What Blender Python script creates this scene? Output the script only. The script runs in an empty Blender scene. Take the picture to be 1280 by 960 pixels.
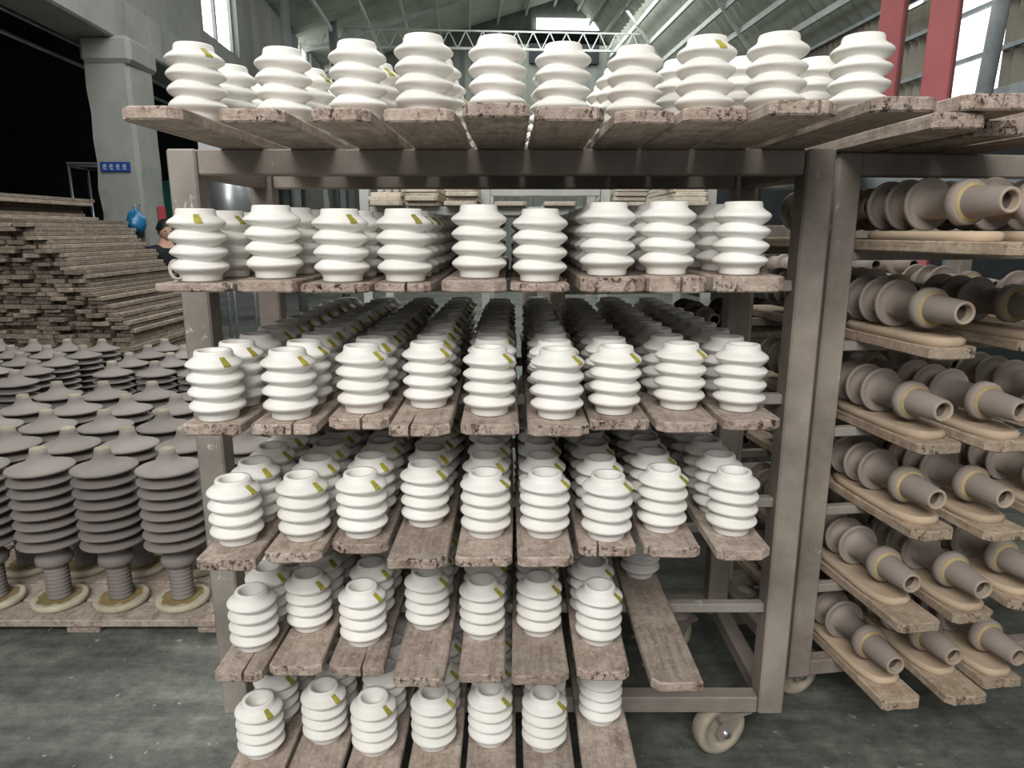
import bpy, bmesh, math, random
from mathutils import Vector, Matrix, Euler
R = math.radians
S = 0.872                      # metres per survey unit
F, PITCH, EYE = 860.0, R(12.5), 1.78 * S
scene = bpy.context.scene
col = scene.collection

# ------------------------------------------------------------------ camera
cam = bpy.data.cameras.new('camera')
cam.sensor_width = 36.0
cam.lens = F / 1280 * 36.0
cam.clip_end = 200
co = bpy.data.objects.new('camera', cam)
co.location = (0, 0, EYE)
co.rotation_euler = (R(90) - PITCH, 0, 0)
col.objects.link(co)
scene.camera = co

# ------------------------------------------------------------------ world, lights, exposure
w = bpy.data.worlds.new('overcast_sky')
scene.world = w
w.use_nodes = True
w.node_tree.nodes['Background'].inputs[0].default_value = (0.93, 0.97, 1.0, 1)
w.node_tree.nodes['Background'].inputs[1].default_value = 0.42


def area(name, loc, target, sx, sy, power, color=(1, 1, 1)):
    l = bpy.data.lights.new(name, 'AREA')
    l.shape = 'RECTANGLE'
    l.size, l.size_y, l.energy, l.color = sx, sy, power, color
    o = bpy.data.objects.new(name, l)
    o.location = loc
    o.rotation_euler = (Vector(target) - Vector(loc)).to_track_quat('-Z', 'Y').to_euler()
    col.objects.link(o)
    return o


area('roof_light_near', (-1.0, -3.2, 4.7), (0, 1.6, 0.9), 4.2, 2.2, 420, (1, .985, .96))
area('fill_light_left', (-2.0, 3.9, 5.5), (-2.2, 4.2, 0), 2.6, 3.4, 190, (.97, 1, .98))  # added fill that brightens the grey-brown insulators below it
area('roof_light_middle', (2.2, 8.0, 6.6), (2.0, 8.0, 0), 3.0, 7.0, 420, (.96, 1, .98))
area('roof_light_far', (1.5, 18.0, 6.6), (1.5, 18.0, 0), 4.0, 8.0, 600, (.96, 1, .98))
scene.view_settings.view_transform = 'Standard'
scene.view_settings.look = 'None'
scene.view_settings.exposure = 0.0
scene.view_settings.gamma = 1.0
scene.view_settings.use_curve_mapping = False
scene.cycles.use_denoising = True
scene.cycles.max_bounces = 6
scene.cycles.diffuse_bounces = 4


# ------------------------------------------------------------------ picture to place
def ray(px, py):
    u, v = (px - 640) / F, (480 - py) / F
    c, s = math.cos(PITCH), math.sin(PITCH)
    return Vector((u, c + v * s, -s + v * c))


def at_z(px, py, z):
    d = ray(px, py)
    t = (z - EYE) / d.z
    return Vector((0, 0, EYE)) + d * t


def at_y(px, py, y):
    d = ray(px, py)
    return Vector((0, 0, EYE)) + d * (y / d.y)


# ------------------------------------------------------------------ materials
class NT:
    def __init__(s, name):
        m = bpy.data.materials.new(name)
        m.use_nodes = True
        s.m, s.t = m, m.node_tree
        s.b = s.t.nodes['Principled BSDF']

    def n(s, typ, **kw):
        nd = s.t.nodes.new(typ)
        for k, v in kw.items():
            if k in nd.inputs.keys():
                nd.inputs[k].default_value = v
            else:
                setattr(nd, k, v)
        return nd

    def l(s, a, b):
        s.t.links.new(a, b)

    def coords(s, scale=(1, 1, 1), rnd=True):
        tc = s.n('ShaderNodeTexCoord')
        mp = s.n('ShaderNodeMapping')
        mp.inputs['Scale'].default_value = scale
        s.l(tc.outputs['Object'], mp.inputs['Vector'])
        if rnd:
            oi = s.n('ShaderNodeObjectInfo')
            ml = s.n('ShaderNodeMath', operation='MULTIPLY')
            ml.inputs[1].default_value = 57.0
            s.l(oi.outputs['Random'], ml.inputs[0])
            s.l(ml.outputs[0], mp.inputs['Location'])
        return mp.outputs[0]

    def noise(s, vec, scale, detail=4.0, rough=.6):
        nz = s.n('ShaderNodeTexNoise', Scale=scale, Detail=detail, Roughness=rough)
        s.l(vec, nz.inputs['Vector'])
        return nz.outputs['Fac']

    def ramp(s, fac, stops):
        r = s.n('ShaderNodeValToRGB')
        el = r.color_ramp.elements
        while len(el) < len(stops):
            el.new(.5)
        for e, (p, c) in zip(el, stops):
            e.position = p
            e.color = (*c, 1)
        s.l(fac, r.inputs[0])
        return r.outputs[0]

    def mix(s, fac, a, b, blend='MIX'):
        mx = s.n('ShaderNodeMix', data_type='RGBA', blend_type=blend)
        for val, sock in ((fac, mx.inputs[0]), (a, mx.inputs[6]), (b, mx.inputs[7])):
            if isinstance(val, (int, float)):
                sock.default_value = val
            elif isinstance(val, tuple):
                sock.default_value = (*val, 1)
            else:
                s.l(val, sock)
        return mx.outputs[2]

    def vary(s, c, amt=.12):
        oi = s.n('ShaderNodeObjectInfo')
        mr = s.n('ShaderNodeMapRange')
        mr.inputs[3].default_value = 1 - amt
        mr.inputs[4].default_value = 1 + amt
        s.l(oi.outputs['Random'], mr.inputs[0])
        hs = s.n('ShaderNodeHueSaturation')
        s.l(mr.outputs[0], hs.inputs['Value'])
        if isinstance(c, tuple):
            hs.inputs['Color'].default_value = (*c, 1)
        else:
            s.l(c, hs.inputs['Color'])
        return hs.outputs[0]

    def bump(s, h, strength=.3, dist=.004):
        b = s.n('ShaderNodeBump', Strength=strength, Distance=dist)
        s.l(h, b.inputs['Height'])
        s.l(b.outputs[0], s.b.inputs['Normal'])

    def done(s, colr, rough=.6, metal=0, spec=.3):
        if isinstance(colr, tuple):
            s.b.inputs['Base Color'].default_value = (*colr, 1)
        else:
            s.l(colr, s.b.inputs['Base Color'])
        s.b.inputs['Roughness'].default_value = rough
        s.b.inputs['Metallic'].default_value = metal
        s.b.inputs['Specular IOR Level'].default_value = spec
        return s.m


def m_simple(name, c, rough=.6, metal=0, spec=.3, var=.1, nscale=9, dark=.8, bump=.1):
    t = NT(name)
    v = t.coords()
    nz = t.noise(v, nscale)
    cc = t.ramp(nz, [(.3, tuple(x * dark for x in c)), (.7, c)])
    if bump:
        t.bump(t.noise(v, nscale * 12), bump, .002)
    return t.done(t.vary(cc, var) if var else cc, rough, metal, spec)


def m_porcelain():
    t = NT('unglazed_porcelain')
    v = t.coords()
    c = t.ramp(t.noise(v, 6, 3), [(.3, (.72, .70, .65)), (.65, (.80, .785, .745))])
    sp = t.ramp(t.noise(v, 70, 2), [(.72, (1, 1, 1)), (.78, (.86, .83, .76))])
    c = t.mix(1.0, c, sp, 'MULTIPLY')
    return t.done(t.vary(c, .035), .55, 0, .25)


def m_wood(name, dark, mid, pale, dust=(.50, .42, .36), dustp=.56, var=.14):
    t = NT(name)
    v = t.coords((14, 1.1, 14))
    v2 = t.coords((1, 1, 1))
    g = t.noise(v, 5.5, 8, .66)
    c = t.ramp(g, [(.25, dark), (.5, mid), (.75, pale)])
    blot = t.ramp(t.noise(v2, 19, 7, .72), [(dustp - .08, (0, 0, 0)), (dustp + .1, (1, 1, 1))])
    big = t.ramp(t.noise(v2, 3.5, 3, .5), [(.35, (.15, .15, .15)), (.7, (.8, .8, .8))])
    c = t.mix(t.mix(1.0, blot, big, 'MULTIPLY'), c, dust)
    spk = t.ramp(t.noise(v2, 75, 4, .7), [(.52, (0, 0, 0)), (.66, (.42, .42, .42))])
    c = t.mix(spk, c, tuple(min(.75, d * 1.12) for d in dust))
    drk = t.ramp(t.noise(v2, 48, 5, .75), [(.33, (.7, .7, .7)), (.42, (0, 0, 0))])
    c = t.mix(drk, c, dark)
    scr = t.ramp(t.noise(t.coords((30, 6, 30)), 6, 5, .7), [(.60, (0, 0, 0)), (.68, (.75, .75, .75))])
    c = t.mix(scr, c, tuple(d * .45 for d in mid))
    t.bump(g, .5, .004)
    return t.done(t.vary(c, var), .85, 0, .15)


def m_endgrain(name, base, pit, dust):
    t = NT(name)
    v2 = t.coords((1, 1, 1.3))
    c = t.ramp(t.noise(v2, 30, 5, .7), [(.3, base), (.62, dust)])
    pits = t.ramp(t.noise(t.coords((1, 1, .7)), 78, 5, .75), [(.40, (1, 1, 1)), (.50, (0, 0, 0))])
    zone = t.ramp(t.noise(v2, 9, 2, .5), [(.40, (.1, .1, .1)), (.56, (1, 1, 1))])
    c = t.mix(t.mix(1.0, pits, zone, 'MULTIPLY'), c, pit)
    t.bump(t.noise(v2, 85, 5, .75), 1.0, .008)
    return t.done(t.vary(c, .12), .9, 0, .1)


def m_steel(name, c1, c2, fleck, rough=.6, flp=.70):
    t = NT(name)
    v = t.coords()
    c = t.ramp(t.noise(v, 4, 5, .65), [(.35, c1), (.65, c2)])
    fl = t.ramp(t.noise(t.coords((1, 1, .5)), 28, 6, .7), [(flp, (0, 0, 0)), (flp + .05, (1, 1, 1))])
    c = t.mix(fl, c, fleck)
    t.bump(t.noise(v, 60, 4), .25, .002)
    return t.done(c, rough, .0, .4)


def m_floor():
    t = NT('dusty_concrete_floor')
    v = t.coords((1, 1, 1), False)
    c = t.ramp(t.noise(v, 1.3, 8, .62), [(.3, (.066, .071, .064)), (.52, (.118, .124, .112)), (.75, (.21, .212, .192))])
    fine = t.ramp(t.noise(v, 14, 8, .75), [(.35, (.62, .62, .62)), (.68, (1.35, 1.35, 1.3))])
    c = t.mix(1.0, c, fine, 'MULTIPLY')
    fl = t.ramp(t.noise(v, 22, 3, .55), [(.675, (0, 0, 0)), (.71, (1, 1, 1))])
    sw = t.ramp(t.noise(t.coords((.7, 3.2, 1), False), 2.6, 7, .7), [(.4, (.72, .72, .72)), (.62, (1.3, 1.3, 1.28))])
    c = t.mix(1.0, c, sw, 'MULTIPLY')
    c = t.mix(fl, c, (.30, .30, .27))
    t.bump(t.noise(v, 30, 6), .25, .004)
    return t.done(c, .62, 0, .3)


def m_concrete(name, a, b):
    t = NT(name)
    v = t.coords((1, 1, .6), False)
    c = t.ramp(t.noise(v, 1.2, 7, .6), [(.3, a), (.7, b)])
    st = t.ramp(t.noise(t.coords((5, 5, .25), False), 1.2, 4), [(.62, (1, 1, 1)), (.75, (.6, .58, .54))])
    c = t.mix(1.0, c, st, 'MULTIPLY')
    t.bump(t.noise(v, 12, 6), .4, .02)
    return t.done(c, .9, 0, .1)


def m_emit(name, c, s):
    t = NT(name)
    t.b.inputs['Emission Color'].default_value = (*c, 1)
    t.b.inputs['Emission Strength'].default_value = s
    return t.done(c, .5)


M = dict(
    white=m_porcelain(),
    mark=m_simple('yellow_green_marking', (.43, .39, .06), .6, var=.25, nscale=120, dark=.55),
    wood=m_wood('weathered_kiln_plank', (.17, .125, .098), (.305, .243, .198), (.43, .358, .305), (.57, .49, .43), .49),
    end=m_endgrain('plank_end_grain', (.33, .235, .185), (.06, .04, .032), (.58, .48, .41)),
    wood2=m_wood('sandy_plank', (.22, .16, .11), (.35, .265, .19), (.46, .36, .27), (.56, .46, .36), .5),
    end2=m_endgrain('sandy_plank_end', (.36, .27, .19), (.10, .07, .05), (.52, .42, .32)),
    wood3=m_wood('old_pile_board', (.085, .064, .049), (.19, .15, .118), (.31, .255, .205), (.42, .36, .30), .56, .35),
    wood4=m_wood('pale_board', (.35, .29, .22), (.5, .43, .34), (.6, .54, .45), (.7, .66, .58), .5),  # paler wood tone for the boards on the rear rack
    steel=m_steel('rusty_rack_steel', (.19, .158, .132), (.33, .284, .244), (.55, .51, .46), .6, .665),
    steel2=m_steel('pale_peeling_steel', (.20, .175, .15), (.33, .30, .265), (.5, .48, .44), .6, .62),
    steelbl=m_steel('grey_blue_steel', (.17, .19, .20), (.26, .29, .30), (.4, .4, .38)),
    grey=m_simple('grey_brown_clay', (.255, .225, .208), .75, spec=.2, var=.12, nscale=5, dark=.82),
    tipc=m_simple('pale_clay_tip', (.34, .29, .215), .8, var=.2, nscale=60),
    brown=m_simple('brown_clay', (.345, .29, .252), .7, spec=.2, var=.12, nscale=6, dark=.8),
    bore=m_simple('dark_bore', (.10, .08, .065), .9, var=.1),
    band=m_simple('yellow_wax_band', (.47, .36, .18), .65, var=.15, nscale=40, dark=.7),
    rim=m_simple('worn_pale_rim', (.43, .34, .26), .8, var=.1, nscale=50, dark=.75),
    foam=m_simple('beige_foam_pad', (.53, .41, .295), .95, spec=.05, var=.1, nscale=14, dark=.85),
    cream=m_simple('cream_setter_disc', (.60, .54, .41), .85, var=.12, nscale=18, dark=.72),
    ochre=m_simple('ochre_glaze_residue', (.37, .28, .13), .7, var=.1, nscale=30, dark=.6),
    wheel=m_simple('worn_cream_wheel', (.47, .41, .31), .6, var=.08, nscale=14, dark=.6),
    floor=m_floor(),
    conc=m_concrete('raw_concrete', (.20, .205, .19), (.33, .335, .31)),
    concd=m_concrete('dim_concrete', (.10, .105, .10), (.16, .165, .16)),
    roof=m_concrete('grey_green_roof_sheet', (.34, .365, .305), (.50, .525, .45)),
    endw=m_concrete('grey_end_wall_sheet', (.13, .14, .125), (.20, .21, .19)),
    roofd=m_concrete('dark_bay_sheet', (.018, .02, .022), (.03, .034, .036)),  # near-black puts shade into the colour of the bay and low right wall
    clad=m_concrete('brown_wall_sheet', (.15, .135, .11), (.30, .27, .225)),
    truss=m_steel('grey_truss_steel', (.36, .375, .35), (.48, .495, .46), (.45, .45, .43)),
    red=m_simple('red_gantry_paint', (.44, .125, .13), .5, var=.05, nscale=3, dark=.85),
    galv=m_simple('galvanised_steel', (.45, .47, .48), .35, .7, .5, .05, 6, .8),
    glow=m_emit('daylit_panel', (1.0, .995, .95), 1.3),
    glow2=m_emit('bright_window_glass', (.95, 1.0, 1.0), 3.2),
    tube=m_emit('fluorescent_tube', (1, 1, .97), 4),
    blue=m_simple('blue_sign_enamel', (.018, .05, .22), .4, var=0, nscale=20),
    letter=m_simple('white_sign_paint', (.55, .6, .7), .5, var=0),
    bag=m_simple('blue_plastic_bag', (.012, .17, .36), .3, 0, .6, 0, 14, .45),
    paper=m_simple('red_paper', (.46, .045, .06), .7, var=0),
    green=m_simple('green_sheet', (.05, .24, .17), .6, var=0),
    skin=m_simple('skin', (.50, .30, .215), .55, var=0, nscale=12, dark=.92),
    hair=m_simple('black_hair', (.012, .011, .011), .5, var=0),
    cloth=m_simple('black_cloth', (.014, .014, .017), .9, var=0),
    trous=m_simple('dark_trousers', (.03, .035, .05), .9, var=0),
    eye=m_simple('eye_dark', (.02, .015, .012), .3, var=0),
    lips=m_simple('lips', (.33, .12, .10), .5, var=0),
    rope=m_simple('pale_string', (.55, .53, .45), .9, var=0, nscale=80),
    shoe=m_simple('dark_shoe', (.02, .02, .02), .6, var=0),
)


# ------------------------------------------------------------------ mesh helpers
class MB:
    def __init__(s):
        s.v, s.f, s.mi, s.sm = [], [], [], []

    def add(s, vs, fs, mi=0, smooth=False, mat=None):
        o = len(s.v)
        s.v += [tuple(mat @ Vector(p)) if mat else tuple(p) for p in vs]
        s.f += [tuple(i + o for i in f) for f in fs]
        s.mi += [mi] * len(fs)
        s.sm += [smooth] * len(fs)
        return s

    def box(s, lo, hi, mi=0, mat=None, bev=0.0):
        x0, y0, z0 = lo
        x1, y1, z1 = hi
        if not bev:
            vs = [(x0, y0, z0), (x1, y0, z0), (x1, y1, z0), (x0, y1, z0), (x0, y0, z1), (x1, y0, z1), (x1, y1, z1), (x0, y1, z1)]
            return s.add(vs, [(0, 3, 2, 1), (4, 5, 6, 7), (0, 1, 5, 4), (1, 2, 6, 5), (2, 3, 7, 6), (3, 0, 4, 7)], mi, False, mat)
        bm = bmesh.new()
        bmesh.ops.create_cube(bm, size=1)
        for v in bm.verts:
            v.co = Vector(((x0 + x1) / 2 + v.co.x * (x1 - x0), (y0 + y1) / 2 + v.co.y * (y1 - y0), (z0 + z1) / 2 + v.co.z * (z1 - z0)))
        bmesh.ops.bevel(bm, geom=bm.edges[:], offset=bev, segments=1, affect='EDGES')
        bm.verts.index_update()
        s.add([v.co[:] for v in bm.verts], [[v.index for v in f.verts] for f in bm.faces], mi, False, mat)
        bm.free()
        return s

    def lathe(s, prof, n=24, mi=0, mat=None, smooth=True, cap0=True, cap1=True, warp=None, mis=None):
        vs, fs, ms = [], [], []
        for (r, h) in prof:
            for k in range(n):
                a = 2 * math.pi * k / n
                rr, hh = (r, h) if warp is None else warp(r, h, a)
                vs.append((rr * math.cos(a), rr * math.sin(a), hh))
        o = len(s.v)
        for i in range(len(prof) - 1):
            for k in range(n):
                k2 = (k + 1) % n
                fs.append((i * n + k, i * n + k2, (i + 1) * n + k2, (i + 1) * n + k))
                ms.append(mis[i] if mis else mi)
        if cap0:
            fs.append(tuple(range(n - 1, -1, -1))); ms.append(mis[0] if mis else mi)
        if cap1:
            fs.append(tuple((len(prof) - 1) * n + k for k in range(n))); ms.append(mis[-1] if mis else mi)
        s.v += [tuple(mat @ Vector(p)) if mat else p for p in vs]
        s.f += [tuple(i + o for i in f) for f in fs]
        s.mi += ms
        s.sm += [smooth] * len(fs)
        return s

    def tube(s, a, b, r, n=8, mi=0, r2=None):
        a, b = Vector(a), Vector(b)
        d = b - a
        m = Matrix.Translation(a) @ d.to_track_quat('Z', 'Y').to_matrix().to_4x4()
        return s.lathe([(r, 0), (r if r2 is None else r2, d.length)], n, mi, m)

    def bar(s, a, b, w, h, mi=0, up=(0, 0, 1)):
        a, b = Vector(a), Vector(b)
        d = (b - a)
        L = d.length
        y = d.normalized()
        x = y.cross(Vector(up)).normalized()
        z = x.cross(y)
        m = Matrix.Translation(a) @ Matrix((x, y, z)).transposed().to_4x4()
        return s.box((-w / 2, 0, -h / 2), (w / 2, L, h / 2), mi, m)

    def mesh(s, name, mats):
        me = bpy.data.meshes.new(name)
        me.from_pydata(s.v, [], s.f)
        for m in (mats if isinstance(mats, (list, tuple)) else [mats]):
            me.materials.append(m)
        me.polygons.foreach_set('material_index', s.mi)
        me.polygons.foreach_set('use_smooth', s.sm)
        me.update()
        return me

    def obj(s, name, mats, parent=None, loc=(0, 0, 0), rz=0.0):
        return link(name, s.mesh(name, mats), parent, loc, rz)


def link(name, me, parent=None, loc=(0, 0, 0), rz=0.0):
    o = bpy.data.objects.new(name, me)
    col.objects.link(o)
    o.location = loc
    o.rotation_euler = (0, 0, rz)
    if parent is not None:
        o.parent = parent
    return o


def tag(o, label=None, cat=None, group=None, kind=None):
    if label: o['label'] = label
    if cat: o['category'] = cat
    if group: o['group'] = group
    if kind: o['kind'] = kind
    return o


def empty(name, loc, rz, label, cat, group=None):
    o = bpy.data.objects.new(name, None)
    o.empty_display_size = .1
    col.objects.link(o)
    o.location = loc
    o.rotation_euler = (0, 0, rz)
    return tag(o, label, cat, group)


ONES = ['zeroth', 'first', 'second', 'third', 'fourth', 'fifth', 'sixth', 'seventh', 'eighth', 'ninth', 'tenth', 'eleventh',
        'twelfth', 'thirteenth', 'fourteenth', 'fifteenth', 'sixteenth', 'seventeenth', 'eighteenth', 'nineteenth']


def nth(k):
    if k < 20: return ONES[k]
    t = {2: 'twent', 3: 'thirt', 4: 'fort', 5: 'fift'}[k // 10]
    return t + 'ieth' if k % 10 == 0 else t + 'y-' + ONES[k % 10]


def struct(o):
    o['kind'] = 'structure'
    return o


# ------------------------------------------------------------------ the setting: factory hall (its axis turned a little left)
HR = Matrix.Rotation(R(4.0), 4, 'Z')
HX0, HX1, HY0, HY1 = -4.12 * S, 6.6 * S, -5.0, 20.5
EAVE, RIDGE_X, RIDGE_Z = 6.6 * S, 3.05, 9.0 * S
rng = random.Random(5)


def hall(mb, name, mats, parent=None):
    o = mb.obj(name, mats, parent)
    if parent is None:
        o.rotation_euler = (0, 0, R(4.0))
        struct(o)
    return o


fl = MB()
fl.add([(-16, -7, 0), (14, -7, 0), (14, 30, 0), (-16, 30, 0), (-16, -7, -.2), (14, -7, -.2), (14, 30, -.2), (-16, 30, -.2)],
       [(0, 1, 2, 3), (7, 6, 5, 4), (4, 5, 1, 0), (5, 6, 2, 1), (6, 7, 3, 2), (7, 4, 0, 3)])
struct(fl.obj('floor', M['floor']))


def sheet(mb, p0, u, v, lu, lv, pitch=.2, amp=.018, mi=0):
    """corrugated sheet: u along the waves' cross direction, v along the ribs"""
    p0, u, v = Vector(p0), Vector(u).normalized(), Vector(v).normalized()
    nrm = u.cross(v)
    n = max(2, int(lu / pitch) * 2)
    vs, fs = [], []
    for i in range(n + 1):
        off = nrm * (amp if i % 2 else -amp)
        q = p0 + u * (lu * i / n) + off
        vs += [q, q + v * lv]
    for i in range(n):
        fs.append((2 * i, 2 * i + 2, 2 * i + 3, 2 * i + 1))
    mb.add(vs, fs, mi)


def on_hall_x(px, py, xh):
    n = HR @ Vector((1, 0, 0))
    d = ray(px, py)
    e = Vector((0, 0, EYE))
    t = (xh - e.dot(n)) / d.dot(n)
    return HR.inverted() @ (e + d * t)


XR = 6.5 * S
# ceiling: two corrugated slopes, purlins under them
cmb = MB()
sl = Vector((RIDGE_X - HX0 + .6, 0, RIDGE_Z - EAVE + .12))
sheet(cmb, (HX0 - .6, HY0, EAVE - .12), (0, 1, 0), sl, HY1 - HY0, sl.length, .3, .02)
HX2 = XR + .1
EAVE2 = on_hall_x(1053, 50, XR).z + .12
sr = Vector((RIDGE_X - HX2 - .3, 0, RIDGE_Z - EAVE2))
sheet(cmb, (HX2 + .3, HY0, EAVE2), (0, 1, 0), sr, HY1 - HY0, sr.length, .3, .02)
ceiling = hall(cmb, 'ceiling', M['roof'])
for side, a0 in ((-1, Vector((HX0, 0, EAVE))), (1, Vector((HX2, 0, EAVE2)))):
    top = Vector((RIDGE_X, 0, RIDGE_Z))
    for k in range(1, 9):
        p = a0.lerp(top, k / 8.6) - Vector((0, 0, .10))
        pm = MB()
        pm.bar((p.x, HY0, p.z), (p.x, HY1, p.z), .05, .10)
        pm.obj('purlin', M['truss'], ceiling)
# trusses
def roof_z(x):
    return (EAVE + (RIDGE_Z - EAVE) * (x - HX0) / (RIDGE_X - HX0)) if x < RIDGE_X else (EAVE2 + (RIDGE_Z - EAVE2) * (HX2 - x) / (HX2 - RIDGE_X))


for i, yy in enumerate((9.4, 13.4, 17.4)):
    words = ['nearest', 'middle', 'farthest']
    tr = empty('roof_truss', (0, 0, 0), R(4.0), words[i] + ' grey lattice steel truss spanning under the hall roof', 'roof truss', 'lattice roof trusses')
    zb = 5.72
    xe = HX2
    while roof_z(xe) - .16 < zb + .44: xe -= .05
    n = 20
    apex = (RIDGE_X, yy, RIDGE_Z - .16)
    t1 = MB()
    t1.bar((HX0, yy, EAVE - .16), apex, .05, .06)
    t1.bar(apex, (HX2, yy, EAVE2 - .16), .05, .06)
    t1.obj('top_chord', M['truss'], tr)
    t1 = MB()
    t1.bar((HX0, yy, zb), (xe, yy, zb), .05, .05)
    t1.bar((HX0, yy, zb + .38), (xe, yy, zb + .38), .035, .035)
    t1.obj('bottom_chord', M['truss'], tr)
    t1 = MB()
    for k in range(n):
        x0, x1 = HX0 + (xe - HX0) * k / n, HX0 + (xe - HX0) * (k + 1) / n
        xm = (x0 + x1) / 2
        t1.bar((x0, yy, zb), (xm, yy, zb + .38), .024, .024)
        t1.bar((xm, yy, zb + .38), (x1, yy, zb), .024, .024)
        if k % 3 == 2:
            t1.bar((x0, yy, zb + .38), (x0, yy, max(roof_z(x0) - .16, zb + .45)), .035, .035)
    tag(t1.obj('lattice_web', M['truss'], tr), kind='stuff')

# left side: column row, crane beam and upper wall with windows, dark bay behind
wl = MB()
zb = on_hall_x(85, 22, HX0).z
win = [tuple(on_hall_x(px, py, HX0).y for px, py in q) for q in (((252, 8), (296, 20)), ((372, 40), (387, 40)), ((404, 50), (420, 50)))]
edges = [HY0]
for a, b in win: edges += [a, b]
edges.append(HY1)
for k in range(0, len(edges), 2):
    wl.box((HX0 - .25, edges[k], zb), (HX0, edges[k + 1], EAVE))
for a, b in win:
    wl.box((HX0 - .25, a, zb), (HX0, b, 4.95 * S))
wall_left = hall(wl, 'wall_left', M['conc'])
led = MB()
led.box((HX0 - .35, HY0, zb - .02), (HX0 + .14, HY1, zb + .42), bev=.02)
led.obj('crane_beam', M['conc'], wall_left)
for i, (a, b) in enumerate(win):
    g = MB()
    g.box((HX0 - .16, a, 4.95 * S), (HX0 - .13, b, EAVE), 0)
    o = hall(g, 'window_%d' % (i + 1), M['glow2'])
    fr = MB()
    for yv in (a + .03, (a + b) / 2, b - .03):
        fr.box((HX0 - .13, yv - .03, 4.95 * S), (HX0 - .08, yv + .03, EAVE))
    fr.box((HX0 - .13, a, 4.95 * S), (HX0 - .08, b, 4.95 * S + .06))
    fr.obj('window_frame', M['conc'], o)
colm = []
c0 = at_y(146, 130, 9.0 * S)
for i, yy in enumerate((8.9 * S, 14.6 * S, 20.3 * S)):
    cm = MB()
    r2 = random.Random(40 + i)
    n = 14
    ring = []
    hw, dp, ht = .215, .52, zb
    vs, fs = [], []
    for k in range(n + 1):
        z = ht * k / n
        j = lambda: r2.uniform(-.012, .012)
        cc = .03
        base = [(-hw, 0), (hw - cc, 0), (hw, cc), (hw, dp), (-hw, dp)]
        for (x, y) in base:
            vs.append((x + j(), y + j(), z))
    for k in range(n):
        for q in range(5):
            q2 = (q + 1) % 5
            fs.append((k * 5 + q, k * 5 + q2, (k + 1) * 5 + q2, (k + 1) * 5 + q))
    cm.add(vs, fs, 0, False)
    cm.box((-hw - .02, -.05, ht - .26), (hw + .05, dp + .08, ht), bev=.04)
    loc = HR @ Vector((HX0 + .02, yy, 0))
    o = cm.obj('concrete_column', M['conc'], None, loc, R(4.0))
    tag(o, ['rough grey concrete column with a blue sign behind the wood pile', 'second concrete column farther along the left side of the hall',
            'farthest concrete column along the left side of the hall'][i], 'column', 'concrete columns on the left side')
    colm.append(o)
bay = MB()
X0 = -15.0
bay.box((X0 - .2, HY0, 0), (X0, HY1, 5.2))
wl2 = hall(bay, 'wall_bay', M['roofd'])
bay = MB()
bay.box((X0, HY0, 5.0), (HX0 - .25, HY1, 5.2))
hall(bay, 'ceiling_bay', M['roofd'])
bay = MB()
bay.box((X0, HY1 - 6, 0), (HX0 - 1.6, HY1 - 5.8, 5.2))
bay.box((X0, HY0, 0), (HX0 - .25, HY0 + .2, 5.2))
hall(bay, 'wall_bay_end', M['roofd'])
for k, pa in enumerate(((50, 33), (50, 60))):
    q = on_hall_x(*pa, HX0 - .75)
    t1 = MB()
    t1.tube((q.x, q.y - 4, q.z), (q.x, min(q.y + 14, HY1 - 6.2), q.z), .022, 8)
    o = t1.obj('overhead_pipe', M['steelbl'])
    o.rotation_euler = (0, 0, R(4.0))
    tag(o, ['upper', 'lower'][k] + ' thin grey pipe crossing the dark bay at left', 'pipe', 'pipes in the dark bay')

# far end wall
ew = MB()
sheet(ew, (HX0 - 1.6, HY1, 0), (1, 0, 0), (0, 0, 1), HX2 - HX0 + 2.2, RIDGE_Z + .1, .3, .02)
wall_back = hall(ew, 'wall_back', M['endw'])
ew = MB()
ew.box((RIDGE_X - .95, HY1 - .1, RIDGE_Z - .88), (RIDGE_X + .95, HY1 - .05, RIDGE_Z - .60))
hall(ew, 'window_4', M['glow2'])
ew = MB()
ew.box((RIDGE_X - 1.15, HY1 - .12, RIDGE_Z - 1.75), (RIDGE_X + .8, HY1 - .04, RIDGE_Z - .92))
ew.obj('dark_panel', M['roofd'], wall_back)
for i, xx in enumerate((-2.6, .1, 2.9)):
    g = MB()
    g.box((xx, HY1 - .12, 3.6), (xx + 1.0, HY1 - .06, 4.3))
    hall(g, 'window_%d' % (5 + i), M['glow2'])

# right side wall: low wall, sheeting with a daylit translucent strip, girts
zc = on_hall_x(1200, 128, XR).z
lw = MB()
lw.box((XR, -2, 0), (XR + .25, HY1, zc - .25))
hall(lw, 'wall_right', M['roofd'])  # wall coloured near-black to stand in for shade behind the right trolley
gb = MB()
gb.box((XR - .12, -2, zc - .30), (XR + .05, HY1, zc + .02))
hall(gb, 'trim_1', M['steelbl'])
yb0, yb1 = on_hall_x(1250, 60, XR).y, on_hall_x(1186, 60, XR).y
cl = MB()
sheet(cl, (XR + .06, -2, zc), (0, 1, 0), (0, 0, 1), yb0 + 2, EAVE2 - zc, .16, .025)
sheet(cl, (XR + .06, yb1, zc), (0, 1, 0), (0, 0, 1), HY1 - yb1, EAVE2 - zc, .16, .025)
clad = hall(cl, 'wall_right_sheeting', M['clad'])
cl = MB()
sheet(cl, (XR + .06, yb0, zc), (0, 1, 0), (0, 0, 1), yb1 - yb0, EAVE2 - zc, .16, .025)
hall(cl, 'window_8', M['glow'])
for k in range(3):
    gm = MB()
    z = zc + .42 + k * .50
    gm.box((XR - .02, -2, z), (XR + .03, HY1, z + .045))
    gm.obj('girt', M['steelbl'], clad)
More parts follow.
